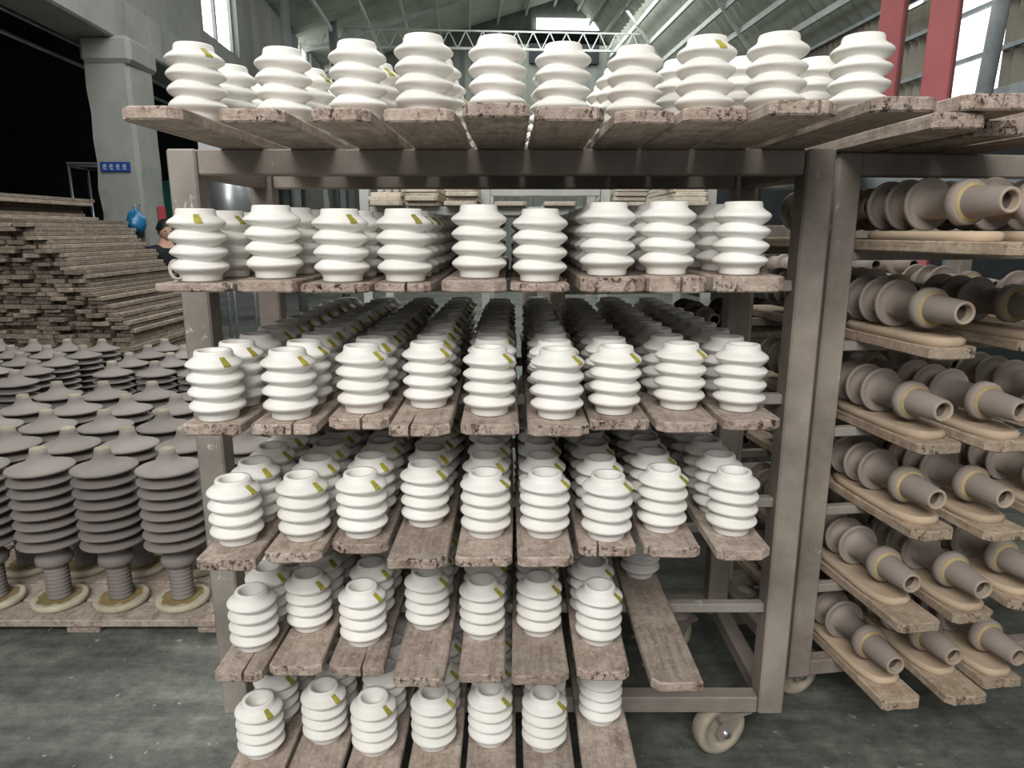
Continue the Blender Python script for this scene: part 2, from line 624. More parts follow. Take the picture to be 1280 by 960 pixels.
for i, (px, ww, yy) in enumerate(((1177, .084, 5.6 * S), (1113, .085, 6.5 * S))):
    p = at_y(px, 60, yy)
    rm = MB()
    rm.box((-ww, -ww * .75, 0), (ww, ww * .75, 4.5), bev=.012)
    tag(rm.obj('red_steel_column', M['red'], None, (p.x, p.y, 0), R(-40)), ['red painted steel column in front of the bright wall strip, the nearer one',
        'red painted steel column half hidden behind the last white insulator'][i], 'column', 'red steel columns by the right wall')
p0, p1 = at_y(1262, -10, 6.0 * S), at_y(1214, 190, 6.0 * S)
pm = MB()
pm.tube((p1.x - .12, p1.y, 0), (p0.x + .05, p0.y, p0.z + 1.5), .055, 12)
tag(pm.obj('slanting_pipe', M['steelbl']), 'pale grey pipe leaning beside the right wall sheeting', 'pipe')
for i, (px, yy) in enumerate(((357, 15.0 * S), (416, 19.0 * S))):
    p = at_y(px, 40, yy)
    pm = MB()
    pm.tube((p.x, p.y, 0), (p.x, p.y, EAVE + .6), [.085, .10][i], 12)
    tag(pm.obj('round_pipe_column', M['galv']), ['nearer', 'farther'][i] + ' galvanised pipe upright by the left hall windows', 'pipe', 'pipe uprights')

q = on_hall_x(1137, 10, XR - .12)
lp = tag(MB().box((-.03, -.32, -.03), (.03, .32, .03), bev=.008).obj('tube_lamp', M['galv'], None, HR @ q, R(4.0)), 'short fluorescent tube lamp high on the right wall between the red columns', 'lamp')
MB().tube((-.045, -.30, -.02), (-.045, .30, -.02), .014, 10).obj('tube', M['tube'], lp)

# ------------------------------------------------------------------ planks
def plank_mesh(L, W, T, seed, mats, crack=None, rough=1.0):
    """front end at y=0, runs to +y; top at z=T"""
    r = random.Random(seed)
    j = lambda a: r.uniform(-a, a) * rough
    c = [r.uniform(.006, .024) for _ in range(4)]
    pts = []
    h = W / 2
    ns = 7
    pts += [(-h + c[0], 0)]
    if crack:
        cx = crack * h
        pts += [(cx - .003, j(.001)), (cx + j(.006), r.uniform(.06, .13)), (cx + .003, j(.001))]
    else:
        pts += [(-h * .35, j(.004)), (h * .35, j(.004))]
    pts += [(h - c[1], 0)]
    pts += [(h + j(.003), c[1] + (L - 2 * c[1]) * k / ns) for k in range(ns)]
    pts += [(h, L - c[2]), (h - c[2], L), (-h + c[3], L)]
    pts += [(-h + j(.003), L - c[3] - (L - c[3] - c[0]) * k / ns) for k in range(ns)]
    pts += [(-h, c[0])]
    n = len(pts)
    b = .0035
    def ring(z, ins):
        return [(x * (1 - ins / h), ins + y * (1 - 2 * ins / L), z) for (x, y) in pts]
    vs = ring(0, b) + ring(b, 0) + ring(T - b, 0) + ring(T, b)
    m = MB()
    m.add(vs, [], 0)
    for k in range(3):
        for i in range(n):
            i2 = (i + 1) % n
            ym = (pts[i][1] + pts[i2][1]) / 2
            e = 1 if (ym < .03 and not (k == 2 and False)) or ym > L - .01 else 0
            m.f.append((k * n + i, k * n + i2, (k + 1) * n + i2, (k + 1) * n + i)); m.mi.append(e); m.sm.append(False)
    m.f.append(tuple(range(n - 1, -1, -1))); m.mi.append(0); m.sm.append(False)
    m.f.append(tuple(3 * n + i for i in range(n))); m.mi.append(0); m.sm.append(False)
    return m.mesh('plank', mats)


# ------------------------------------------------------------------ white insulators
D2, HI = .0590, .1515


def white_profile():
    neck, shed = .0426, D2
    H = HI
    cr = [.198 * H, .400 * H, .602 * H, .804 * H]
    p = cr[1] - cr[0]
    pr = [(.037, 0), (.0405, .0012), (.0420, .004), (.0425, .085 * H)]
    for h in cr:
        for q in (-.42, -.34, -.25, -.17, -.10, -.05, 0, .05, .10, .17, .25, .34, .42, .5):
            if h == cr[-1] and q == .5: continue
            b = (.5 + .5 * math.cos(2 * math.pi * q)) ** .64
            pr.append((neck + (shed - neck) * b, h + q * p))
    pr += [(.0405, .918 * H), (.0395, .975 * H), (.0375, H), (.0305, H - .0004), (.0285, H - .003), (.0270, H - .02), (.0265, H - .08)]
    return pr, cr


WP, CREST = white_profile()


def wwarp(r, h, a):
    t = (h - CREST[0]) / (CREST[1] - CREST[0])
    if CREST[0] < h < CREST[3]:
        fr = t - math.floor(t)
        h += .0036 * math.sin(2 * a) * math.sin(math.pi * fr)
    return r, h


wm = MB()
wm.lathe(WP, 36, 0, None, True, True, True, wwarp)
WHITE = wm.mesh('white_insulator', M['white'])
lo = MB()
lo.lathe([p for i, p in enumerate(WP) if i % 2 == 0][:-2], 12)
# yellow-green brush mark on the top shed, drawn around local azimuth 0
mk = MB()
rows = [(WP[i][0], WP[i][1]) for i in range(len(WP) - 7, len(WP) - 16, -1)]
vs, fs = [], []
na = 5
for i, (r_, h_) in enumerate(rows):
    for k in range(na):
        a = (k / (na - 1) - .5) * .27 + (i - 3) * .008
        vs.append(((r_ + .0009) * math.cos(a), (r_ + .0009) * math.sin(a), h_ + .0007))
for i in range(len(rows) - 1):
    for k in range(na - 1):
        fs.append((i * na + k, (i + 1) * na + k, (i + 1) * na + k + 1, i * na + k + 1))
mk.add(vs, fs, 0, True)
MARK = mk.mesh('paint_mark', M['mark'])
MARK.polygons.foreach_set('use_smooth', [True] * len(MARK.polygons))

SHELF = ['top', 'second', 'third', 'fourth', 'fifth', 'lowest']
BOT = [EYE + .1985, EYE - .124, EYE - .426, EYE - .721, EYE - 1.044, EYE - 1.339]
TH = .025
# front end of each plank in the photograph: left x, right x, y of its lower front edge
PL = [
    [(142, 218, 150), (273, 352, 153), (382, 456, 152), (480, 570, 153), (578, 661, 147), (668, 758, 151), (764, 842, 155), (845, 930, 152), (955, 1045, 144), (1068, 1150, 140)],
    [(195, 290, 369), (292, 372, 364), (373, 464, 375), (466, 541, 372), (545, 626, 367), (636, 711, 370), (727, 816, 365), (818, 897, 363), (898, 991, 359)],
    [(227, 302, 544), (313, 394, 545), (409, 487, 538), (486, 561, 547), (575, 648, 545), (657, 733, 547), (740, 816, 539), (818, 895, 542), (907, 979, 539)],
    [(245, 321, 715), (327, 399, 705), (412, 484, 693), (486, 561, 713), (571, 643, 710), (644, 714, 710), (723, 794, 697), (809, 879, 698), (896, 964, 702)],
    [(264, 326, 854), (339, 405, 846), (409, 478, 847), (494, 558, 861), (576, 634, 855), (636, 708, 858), (722, 789, 851), (814, 878, 866)],
    [(283, 352, 990), (357, 424, 985), (430, 497, 990), (512, 577, 985), (583, 646, 988), (659, 724, 984), (729, 798, 978)],
]
# base of each front insulator: x, y of its lowest edge (the top shelf's are read from their top rims instead)
IN = [
    [(241, 52), (352, 58), (446, 49), (530, 41), (621, 43), (706, 52), (794, 56), (885, 43), (973, 39), (1081, 40)],
    [(253, 353.6), (346, 349.5), (428, 354), (507, 355.5), (598, 349), (675.6, 354), (757, 346), (830, 345), (922.6, 345)],
    [(276, 528.7), (365, 527), (456, 518.6), (535, 512), (613.6, 522), (697, 526), (768, 520.5), (846, 514), (923, 516.7)],
    [(300, 684.7), (381.5, 679), (455.6, 675), (532.5, 660.7), (606, 675), (681, 675), (756, 679), (826.5, 668), (913, 672)],
    [(320.6, 816.7), (390, 792), (457, 810), (536, 789), (604, 801.7), (674.5, 797.6), (746, 809), (798, 725)],
    [(330, 950.6), (408, 932), (471, 947), (543.6, 941), (613.7, 936), (681, 942), (750.6, 909)],
]
NROW = [5, 5, 10, 5, 4, 3]
LAST_Y = 3.12 * S
rear = MB()
rb = random.Random(11)
CRACKS = {(0, 8): .35, (1, 3): .15, (2, 2): .1, (2, 1): .3, (3, 6): -.35, (4, 0): .25, (4, 2): .25, (2, 3): -.3, (1, 7): .1}
for t in range(6):
    lay = []
    for c in range(len(PL[t])):
        xl, xr, yb = PL[t][c]
        th = TH
        px, py = IN[t][c]
        if t == 0:
            iy = at_z(px, py, BOT[0] + TH + HI).y + .035
            ix = at_y(px, py, iy).x
            yf = at_z((xl + xr) / 2, yb, BOT[0]).y
        elif t == 1:
            iy = 1.50
            f_ = at_y(px, py, iy - .040)
            th = min(.036, max(.018, f_.z - BOT[1]))
            ix = f_.x * iy / f_.y
            yf = iy - .062 - (c * 37 % 5) * .006
        else:
            p = at_z(px, py, BOT[t] + TH)
            iy = p.y + .039
            ix = p.x * (iy / p.y)
            yf = at_z((xl + xr) / 2, yb, BOT[t]).y
        yf = min(yf, iy - .056)
        zz = BOT[t] if t != 1 else BOT[t] + .01
        d0 = (at_y(xl, yb, yf).x, at_y(xr, yb, yf).x)
        lay.append([(d0[0] + d0[1]) / 2, min(.158, max(.110, d0[1] - d0[0])), yf, ix, iy, th])
    for c in range(len(lay)):
        lay[c][0] = lay[c][0] * .45 + lay[c][3] * .55
    for c in range(len(lay) - 1):
        gap = lay[c + 1][0] - lay[c][0]
        need = (lay[c][1] + lay[c + 1][1]) / 2 + .008
        if need > gap:
            f_ = gap / need
            lay[c][1] *= f_; lay[c + 1][1] *= f_
    for c in range(len(PL[t])):
        cx, W, yf, ix, iy, th = lay[c]
        zt = BOT[t] + th
        if t == 1 and c == 0: lay_t1 = th
        # plank: aim it so that it carries its front insulator on its axis
        mats = [M['wood'], M['end']]
        L = 3.27 * S - yf
        me = plank_mesh(L, W, th, 100 * t + c, mats, CRACKS.get((t, c)))
        yaw = rb.uniform(-.0015, .0015)
        pk = link('plank', me, None, (cx, yf, BOT[t] + .0005), yaw)
        side = c + 1
        tag(pk, 'weathered brown plank on %s shelf of the left trolley, %s from left' % (SHELF[t], nth(side)), 'plank', 'planks carrying the white insulators')
        # insulators stand along the plank
        n = 0
        y = iy
        while y < LAST_Y:
            x = cx + (ix - cx) * max(0, 1 - n * .3) + rb.uniform(-.003, .003) 
            x = min(max(x, cx - .022), cx + .022) if not (n == 0) else min(max(x, cx - .03), cx + .03)
            rot = rb.uniform(-.12, .12)
            if n < NROW[t]:
                o = link('white_insulator', WHITE, None, (x, y, zt + .001), rot)
                place = 'at the front' if n == 0 else nth(n + 1) + ' from the front'
                tag(o, 'white ribbed insulator on %s shelf, %s plank from left, %s' % (SHELF[t], nth(side), place), 'insulator', 'white ribbed insulators on the left trolley')
                o.rotation_euler[2] = rot
                marked = (t >= 2 and rb.random() < .93) or (t < 2 and (t, c) in ((0, 0), (0, 7), (1, 0), (1, 2), (1, 3)) and n == 0) or (t < 2 and n > 0 and rb.random() < .4)
                if t in (2, 3) and c == 8: marked = False
                if marked:
                    az = {0: -38, 1: -42}.get(t, -33) + rb.uniform(-13, 10)
                    if (t, c) == (1, 0) and n == 0: az = -64
                    if (t, c) == (0, 7) and n == 0: az = -75
                    mo = link('paint_mark', MARK, o, (0, 0, 0), R(az) - rot)
                    mo['label'] = 'yellow green brush mark'
            else:
                rear.add(lo.v, lo.f, 0, True, Matrix.Translation((x, y, zt + .001)))
            n += 1
            y += (.19 if t == 0 else .150 if t == 1 else .1215) * (1 if n > 1 or t > 1 else 1) + rb.uniform(0, .002)
tag(rear.obj('white_insulators_at_the_back', M['white']), 'white ribbed insulators filling the back of the left trolley in shadow', 'insulators', kind='stuff')


# ------------------------------------------------------------------ trolleys (steel racks on castors)
def caster(parent, x, y, yaw, h):
    """h: underside of the frame"""
    e = bpy.data.objects.new('caster', None)
    col.objects.link(e)
    e.parent = parent
    e.location = (x, y, 0)
    e.rotation_euler = (0, 0, yaw)
    rw = .083
    # wheel axis along local y
    rot = Matrix.Translation((.0, 0, rw)) @ Matrix.Rotation(R(90), 4, 'X')
    wmb = MB()
    wmb.lathe([(.016, -.012), (.050, -.012), (.056, -.016), (.060, -.024), (rw - .006, -.024), (rw, -.018), (rw, .018), (rw - .006, .024), (.060, .024),
               (.056, .016), (.050, .012), (.016, .012)], 36, 0, rot)
    wmb.obj('wheel', M['wheel'], e)
    f = MB()
    for s_ in (-1, 1):
        yy = s_ * .034
        vs = [(-.022, 0, rw - .022), (.022, 0, rw - .022), (.026, 0, rw), (.06, 0, h - .022), (-.005, 0, h - .022), (-.030, 0, rw)]
        f.add([(px, yy - .003, pz) for px, _, pz in vs] + [(px, yy + .003, pz) for px, _, pz in vs],
              [(0, 1, 2, 3, 4, 5), (11, 10, 9, 8, 7, 6)] + [(i, 6 + i, 6 + (i + 1) % 6, (i + 1) % 6) for i in range(6)])
    f.box((-.03, -.045, h - .026), (.085, .045, h - .014))
    f.lathe([(.04, h - .016), (.04, h + .001)], 16, 0, Matrix.Translation((.03, 0, 0)))
    f.obj('fork', M['steel'], e)
    ax = MB()
    ax.lathe([(.012, -.045), (.012, .045)], 6, 0, rot)
    ax.obj('axle', M['galv'], e)
    return e


def trolley(name, loc, rz, label, x0, x1, depth, rails, top, base, post=.072, pale=False, rear_mat='steel'):
    """local x to the right, y to the back; front faces at y=0. rails: heights of the rail tops."""
    e = empty(name, loc, rz, label, 'trolley', 'steel trolleys')
    pw = post
    for (px, py) in ((x0, 0), (x1 - pw, 0), (x0, depth - pw), (x1 - pw, depth - pw)):
        m = MB()
        m.box((px, py, base), (px + pw, py + pw, top), bev=.005)
        m.obj('post', M['steel2'] if (pale and px == x0 and py == 0) else M['steel'], e)
    bh = .062
    for py, yy in ((0, .006), (depth, depth - .056)):
        m = MB()
        m.box((x0 + pw + .001, yy, top - bh), (x1 - pw - .001, yy + .05, top), bev=.004)
        m.obj('top_beam', M['steel'] if py == 0 else M[rear_mat], e)
        m = MB()
        m.box((x0 + pw + .001, yy, base), (x1 - pw - .001, yy + .05, base + .052), bev=.004)
        m.obj('bottom_beam', M['steel'], e)
    for px in (x0 + .01, x1 - pw + .012):
        for (z0, z1) in ((top - bh, top), (base, base + .052)):
            m = MB()
            m.box((px, pw + .001, z0), (px + .05, depth - pw - .001, z1), bev=.004)
            m.obj('side_beam', M['steel'], e)
    for z in rails:
        for yy in (.02, depth - .05):
            m = MB()
            m.box((x0 + pw + .001, yy, z - .028), (x1 - pw - .001, yy + .03, z), bev=.003)
            m.obj('shelf_rail', M['steel2'] if yy < .1 else M['steel'], e)
    for (px, py, yw) in ((x0 + .10, .13, 12), (x1 - .17, .05, 20), (x0 + .10, depth - .07, -20), (x1 - .20, depth - .07, 30)):
        caster(e, px, py, R(yw), base)
    return e


ZB = 2.03 * S
trolley('white_insulator_trolley', (0, ZB, 0), 0, 'tall rusty steel trolley on castors loaded with white insulators on planks',
        -.975 * S, .915 * S, .70 * S, [BOT[1], BOT[2], BOT[3], BOT[4]], BOT[0], BOT[5] - .052, pale=True)

# right trolley
RZ2 = R(8.0)
O2 = Vector((1.02 * S, 2.24 * S, 0))
R2 = Matrix.Translation(O2) @ Matrix.Rotation(RZ2, 4, 'Z')
R2i = R2.inverted()
DR = [.06, .36, .66, .95, 1.25, 1.55]
BOT2 = [EYE - d * S for d in DR]
TOP2 = EYE + .242 * S
trolley('brown_insulator_trolley', O2, RZ2, 'rusty steel trolley at the right edge loaded with lying brown insulators',
        0.0, 1.75 * S, .72 * S, BOT2[:-1], TOP2, BOT2[5] - .052, rear_mat='steelbl')

# ------------------------------------------------------------------ lying brown insulators on planks, right trolley
# axis along local +y, tip at y=0
bp = [(.0205, .000), (.0265, -.002), (.0295, .003), (.0370, .098), (.0375, .104)]
bp2 = [(.0375, .104), (.046, .105), (.0525, .109), (.0535, .130), (.047, .138), (.0385, .144)]
prof = bp + bp2[1:]
y = .146
body = [(.0375, .205)]
prof += body
for k in range(3):
    yc = .250 + k * .072
    prof += [(.0385, yc - .004), (.050, yc - .004), (.059, yc - .007), (.0630, yc - .0085), (.0655, yc - .006), (.0660, yc - .001), (.0645, yc + .004), (.055, yc + .014), (.045, yc + .023), (.0390, yc + .034)]
prof += [(.0385, .44), (.030, .446)]
mis = [0] * (len(prof) - 1)
rotY = Matrix.Rotation(R(-90), 4, 'X')     # local z -> +y
bm_ = MB()
bm_.lathe(prof, 30, 0, rotY, True, False, True)
bm_.v = [(x, y, z) for x, y, z in bm_.v]
BROWN = bm_.mesh('brown_insulator', [M['brown']])
bd = MB()
bd.lathe([(.0378, .1000), (.0395, .1015), (.0445, .1040), (.0452, .1052), (.0420, .1060), (.0380, .1058)], 30, 0, rotY, True, False, False)
BAND = bd.mesh('wax_band', [M['band']])
ri = MB()
ri.lathe([(.0205, .020), (.0205, .002), (.0212, -.0008), (.0265, -.0032), (.0282, -.0008)], 30, 0, rotY, True, False, False)
RIM = ri.mesh('pale_rim', [M['rim']])
bo = MB()
n = 24
for (yy_,) in ((.0,),):
    pass
bo.lathe([(.0222, .001), (.0205, .03), (.0005, .031)], 24, 0, rotY, True, False, False)
BORE = bo.mesh('bore', [M['bore']])


def pad_mesh(seed):
    r = random.Random(seed)
    m = MB()
    n = 18
    L, W, T = .40, .064, .022
    out = []
    for k in range(n):
        a = 2 * math.pi * k / n
        sx, sy = math.cos(a), math.sin(a)
        x = math.copysign(abs(sx) ** .7, sx) * W * (1 + r.uniform(-.05, .05))
        yv = math.copysign(abs(sy) ** .45, sy) * L / 2
        out.append((x, yv + L / 2))
    vs = []
    for (z, ins) in ((0, .004), (.006, 0), (T - .006, 0), (T, .008)):
        for (x, yv) in out:
            vs.append((x * (1 - ins / W), L / 2 + (yv - L / 2) * (1 - 2 * ins / L), z))
    m.add(vs, [(k * n + i, k * n + (i + 1) % n, (k + 1) * n + (i + 1) % n, (k + 1) * n + i) for k in range(3) for i in range(n)], 0, True)
    m.add([vs[i] for i in range(n)], [tuple(range(n - 1, -1, -1))])
    m.add([vs[3 * n + i] for i in range(n)], [tuple(range(n))])
    return m.mesh('foam_pad', M['foam'])


PADS = [pad_mesh(i) for i in range(3)]
# front end of each plank: left x, right x, y of lower front edge; x,y of the insulator's tip centre
PR = [
    [(1068, 1075, 318, 1118, 300), (1185, 1265, 326, 1243, 267), (1330, 1400, 318, 1340, 267)],
    [(1165, 1225, 450, 1166, 402), (1270, 1335, 440, 1242, 392), (1375, 1440, 428, 1350, 378)],
    [(1150, 1206, 569, 1139, 516), (1235, 1295, 566, 1253, 521), (1330, 1390, 552, 1335, 500)],
    [(1145, 1198, 677, 1158, 626), (1232, 1290, 678, 1236, 625), (1318, 1370, 660, 1320, 612)],
    [(1112, 1190, 792, 1140, 730), (1190, 1248, 780, 1221, 738), (1262, 1320, 764, 1276, 720)],
    [(1106, 1153, 888, 1114, 833), (1190, 1231, 882, 1185, 822), (1232, 1276, 861, 1275, 822)],
]
LEVEL = ['top', 'second', 'third', 'fourth', 'fifth', 'lowest']
for t in range(6):
    zb_ = BOT2[t]
    T2 = .030
    for c in range(3):
        xl, xr, yb, tx, ty = PR[t][c]
        if t == 0:
            lx = [.14, .29, .44][c]
            q = R2 @ Vector((lx, -.52, 0))
        else:
            q = at_z((xl + xr) / 2, yb, zb_)
        lp = R2i @ Vector((q.x, q.y, 0))
        W = .128
        lx = max(lp.x, .145 if c == 0 else 0)
        if c and lx - lastx < .135: lx = lastx + .137
        lastx = lx
        pm = plank_mesh(.64 - lp.y + .12, W, T2, 900 + 10 * t + c, [M['wood2'], M['end2']])
        pw = R2 @ Vector((lx, lp.y, 0))
        pk = link('plank', pm, None, (pw.x, pw.y, zb_ + .0005), RZ2)
        tag(pk, 'sandy plank on %s level of the right trolley, %s from left' % (LEVEL[t], nth(c + 1)), 'plank', 'planks carrying the brown insulators')
        zt = zb_ + T2 + .001
        # tip position: centre height above the plank
        zc_ = zt + .022 + .0655
        tip = at_z(tx, ty, zc_) if abs(ty - 290) > 40 else R2 @ Vector((lx, lp.y + .04, 0))
        tl = R2i @ Vector((tip.x, tip.y, 0))
        ly = min(max(tl.y, lp.y - .02), lp.y + .16)
        if t == 0: ly = lp.y + [.10, .06, .12][c]
        ix = min(max(tl.x, lx - .012), lx + .012)
        pp = R2 @ Vector((lx, ly + .03, 0))
        fo = link('foam_pad', PADS[(t + c) % 3], None, (pp.x, pp.y, zt), RZ2)
        tag(fo, 'beige foam pad under the brown insulator on %s level, %s from left' % (LEVEL[t], nth(c + 1)), 'foam pad', 'foam pads under the brown insulators')
        for back in range(2):
            ww = R2 @ Vector((ix, ly + back * .475, 0))
            br = link('brown_insulator', BROWN, None, (ww.x, ww.y, zt + .0225 + .0662), RZ2)
            br.rotation_euler = (0, 0, RZ2 + R(rb.uniform(-.8, .8)))
            tag(br, 'brown ribbed insulator lying on %s level of right trolley, %s from left, %s' % (LEVEL[t], nth(c + 1), ['in front', 'behind'][back]), 'insulator', 'brown insulators lying on the right trolley')
            for me_, nm in ((BAND, 'wax_band'), (RIM, 'tip_rim'), (BORE, 'bore')):
                ch = link(nm, me_, br)
                ch['label'] = {'wax_band': 'yellow wax ring behind the tapered end', 'tip_rim': 'pale worn rim of the end', 'bore': 'dark hole in the end'}[nm]

# boards lying over the right trolley's top
zl = TOP2
for i, (lx, ly, lay, W, yw, lab) in enumerate((
        (.002, -.42, 0, .116, -5.5, 'board at the left end of the right trolley top, partly under another'),
        (.062, -.45, 1, .150, -6, 'long warped board lying over two others on the right trolley top'),
        (.172, -.34, 0, .115, -5, 'rough board on the right trolley top, second from left underneath'),
        (.330, -.44, 0, .140, -3, 'rough board at the far right on the right trolley top'),
        (.325, -.40, 1, .130, 2, 'upper board at the far right on the right trolley top'))):
    me = plank_mesh([.62, .9, 1.0, 1.2, 1.1][i], W, .033, 1300 + i, [M['wood'], M['end']], rough=2.0)
    q = R2 @ Vector((lx, ly, 0))
    o = link('plank', me, None, (q.x, q.y, zl + .001 + lay * .0345), RZ2 + R(yw))
    tag(o, lab, 'plank', 'loose boards on the right trolley top')

# ------------------------------------------------------------------ string loop on the second shelf
q = at_y(212, 352, 1.475)
sm_ = MB()
n = 56
pts = []
for i in range(n + 1):
    t_ = i / n
    a_ = -.5 * math.pi + t_ * 4.3 * math.pi
    r_ = .019 - .006 * t_
    pts.append(Vector((.020 + r_ * math.cos(a_) + .012 * t_, .006 * math.sin(5 * t_), .0235 + (r_ + .004) * math.sin(a_))))
for i in range(n):
    sm_.tube(pts[i], pts[i + 1], .0022, 6)
so = sm_.obj('string_loop', M['rope'], None, (q.x - .008, 1.475, BOT[1] + lay_t1 + .002))
tag(so, 'loop of pale string standing on the leftmost plank of the second shelf', 'string')

# ------------------------------------------------------------------ grey-brown insulators on pallets, left
gp = [(.052, 0)]
for k in range(8):
    gp += [(.052, .006 + k * .019), (.052, .011 + k * .019), (.0455, .016 + k * .019)]
gp += [(.050, .160), (.070, .170), (.077, .182), (.077, .202), (.066, .218), (.052, .226)]
for k in range(8):
    h = .285 + .050 * k
    if k < 7:
        gp += [(.056, h - .022), (.118, h - .012), (.134, h - .009), (.1385, h - .003), (.135, h + .003), (.10, h + .011), (.060, h + .020)]
    else:
        gp += [(.056, h - .022), (.118, h - .012), (.134, h - .009), (.1385, h - .003), (.135, h + .003), (.11, h + .011), (.080, h + .020), (.056, h + .032), (.042, h + .048), (.036, h + .066), (.033, h + .084)]
gp = [(r * S, h * S) for r, h in gp]
gp2 = [(.033 * S, (.635 + .084) * S), (.031 * S, (.635 + .090) * S), (.020 * S, (.635 + .091) * S), (.017 * S, (.635 + .085) * S)]
g = MB(); g.lathe(gp, 36, 0)
GREY = g.mesh('grey_insulator', M['grey'])
g = MB(); g.lathe(gp2, 20, 0, None, True, False, True)
GTIP = g.mesh('tip', M['tipc'])
g = MB(); g.lathe([(.108 * S, 0), (.118 * S, .006), (.118 * S, .022), (.112 * S, .027), (.108 * S, .0275)], 32, 0)
DISC = g.mesh('setter_disc', M['cream'])
g = MB()
ro = random.Random(3)
n = 26
ins_, outs = [], []
vs = []
for k in range(n):
    a = 2 * math.pi * k / n
    r1 = (.092 + ro.uniform(-.012, .012)) * S
    vs += [(.03 * S * math.cos(a), .03 * S * math.sin(a), .0282), (r1 * math.cos(a), r1 * math.sin(a), .0279)]
g.add(vs, [(2 * k, 2 * k + 1, 2 * ((k + 1) % n) + 1, 2 * ((k + 1) % n)) for k in range(n)])
GLZ = g.mesh('glaze_stain', M['ochre'])
DECK = .075 * S
FIELD = []
FIELD.append(('front', 2.95, [-1.55, -1.84, -2.13, -2.43], 0))
FIELD.append(('second', 3.28, [-1.33, -1.626, -1.907, -2.20, -2.50], 0))
FIELD.append(('third', 3.62, [-1.60, -1.90, -2.22, -2.53, -2.83], 0))
FIELD.append(('fourth', 3.98, [-1.70, -2.00, -2.30, -2.60, -2.91], 0))
FIELD.append(('fifth', 4.34, [-1.73, -2.03, -2.33, -2.64, -2.94], 0))
FIELD.append(('sixth', 5.05, [-2.06, -2.36, -2.67, -2.99], 1))
FIELD.append(('seventh', 5.42, [-2.10, -2.41, -2.73, -3.06], 1))
FIELD.append(('eighth', 5.80, [-2.15, -2.48, -2.80, -3.11], 1))
FIELD.append(('ninth', 6.15, [-2.22, -2.53, -2.83, -3.14], 1))
LEFTF = [('front', 4.72, [-3.48, -3.80]), ('second', 5.10, [-3.62, -3.93, -4.24]), ('third', 5.45, [-3.65, -3.96, -4.27]), ('fourth', 5.80, [-3.66, -3.97, -4.28, -4.59]), ('fifth', 6.14, [-3.70, -4.01, -4.32, -4.63])]
allf = [(n_, z_, xs, 'near field', True) for n_, z_, xs, _ in FIELD] + [(n_, z_, xs, 'block by the pile', False) for n_, z_, xs in LEFTF]
for (nm, zz, xs, where, padded) in allf:
    for k, xx in enumerate(xs):
        x, yv = xx * S, zz * S
        pd = link('setter_disc', DISC, None, (x, yv, DECK + .001), 0)
        tag(pd, 'cream disc under grey-brown insulator, %s row, %s from right, %s' % (nm, nth(k + 1), where), 'disc', 'cream discs under the grey insulators')
        gz = link('glaze_stain', GLZ, pd)
        gz['label'] = 'ochre glaze stain on the disc'
        o = link('grey_insulator', GREY, None, (x + rb.uniform(-.002, .002), yv + rb.uniform(-.002, .002), DECK + .0295), rb.uniform(0, 6))
        tag(o, 'grey-brown insulator at left, %s row, %s from right, %s' % (nm, nth(k + 1), where), 'insulator', 'grey-brown insulators standing at left')
        tp = link('tip', GTIP, o)
        tp['label'] = 'pale worn tip'


def pallet(x0, x1, y0, y1, label):
    e = empty('pallet', ((x0 + x1) / 2, (y0 + y1) / 2, 0), 0, label, 'pallet', 'low wooden pallets at left')
    hx, hy = (x1 - x0) / 2, (y1 - y0) / 2
    nb = max(3, int((y1 - y0) / .15))
    for k in range(nb):
        m = MB()
        ya = -hy + (2 * hy) * k / nb
        m.box((-hx, ya + .006, DECK - .030), (hx, ya + 2 * hy / nb - .006, DECK), bev=.003)
        m.obj('deck_board', M['wood'], e)
    for k in range(3):
        m = MB()
        xa = -hx + .12 + (2 * hx - .36) * k / 2
        m.box((xa, -hy + .02, 0.001), (xa + .13, hy - .02, DECK - .031), bev=.003)
        m.obj('runner', M['wood'], e)
    return e


pallet(-2.75 * S, -1.15 * S, 2.78 * S, 4.52 * S, 'low plank pallet under the nearest grey-brown insulators')
pallet(-3.30 * S, -1.95 * S, 4.86 * S, 6.32 * S, 'low plank pallet under the farther grey-brown insulators')
pallet(-4.80 * S, -3.33 * S, 4.56 * S, 6.32 * S, 'low plank pallet under the block of insulators before the wood pile')
# the front-left stretch the near field overhangs
pallet(-3.20 * S, -2.77 * S, 2.80 * S, 4.50 * S, 'narrow pallet at the left edge under the near insulators')

# ------------------------------------------------------------------ tall wood pile, left
PT, PP = .0325, .0345
rp = random.Random(77)
BV = [plank_mesh(1.45, .137, PT, 2000 + i, [M['wood3'], M['wood3']], rough=1.0) for i in range(6)]
low = MB()
zlow = .86 * S
nlow = int(zlow / PP)
ncourse = int(2.17 * S / PP)
for c in range(ncourse):
    z = c * PP + .001
    right = (-3.62 - .85 * max(0, (z / S - .9)) / 1.0) * S + rp.uniform(-.03, .03)
    for k in range(11):
        xr = right - k * .149
        xm = xr - .071
        top_lim = 1.93 * S if xm > -4.85 * S else 2.17 * S
        if xm < -5.6 * S: continue
        if z + PT > top_lim: continue
        yv = 6.5 * S + rp.uniform(-.10, .06)
        if c < nlow:
            low.box((xm - .07, yv, z), (xm + .07, yv + 1.45, z + PT))
            continue
        o = link('pile_board', BV[rp.randrange(6)], None, (xm, yv, z), R(rp.uniform(-.10, .10)))
        tag(o, 'weathered board in the tall wood pile, %s course from top, %s from right' % (nth(ncourse - c), nth(k + 1)), 'board', 'boards in the tall wood pile')
tag(low.obj('pile_boards_low_down', M['wood3']), 'lower courses of the tall wood pile hidden behind the grey insulators', 'boards', kind='stuff')

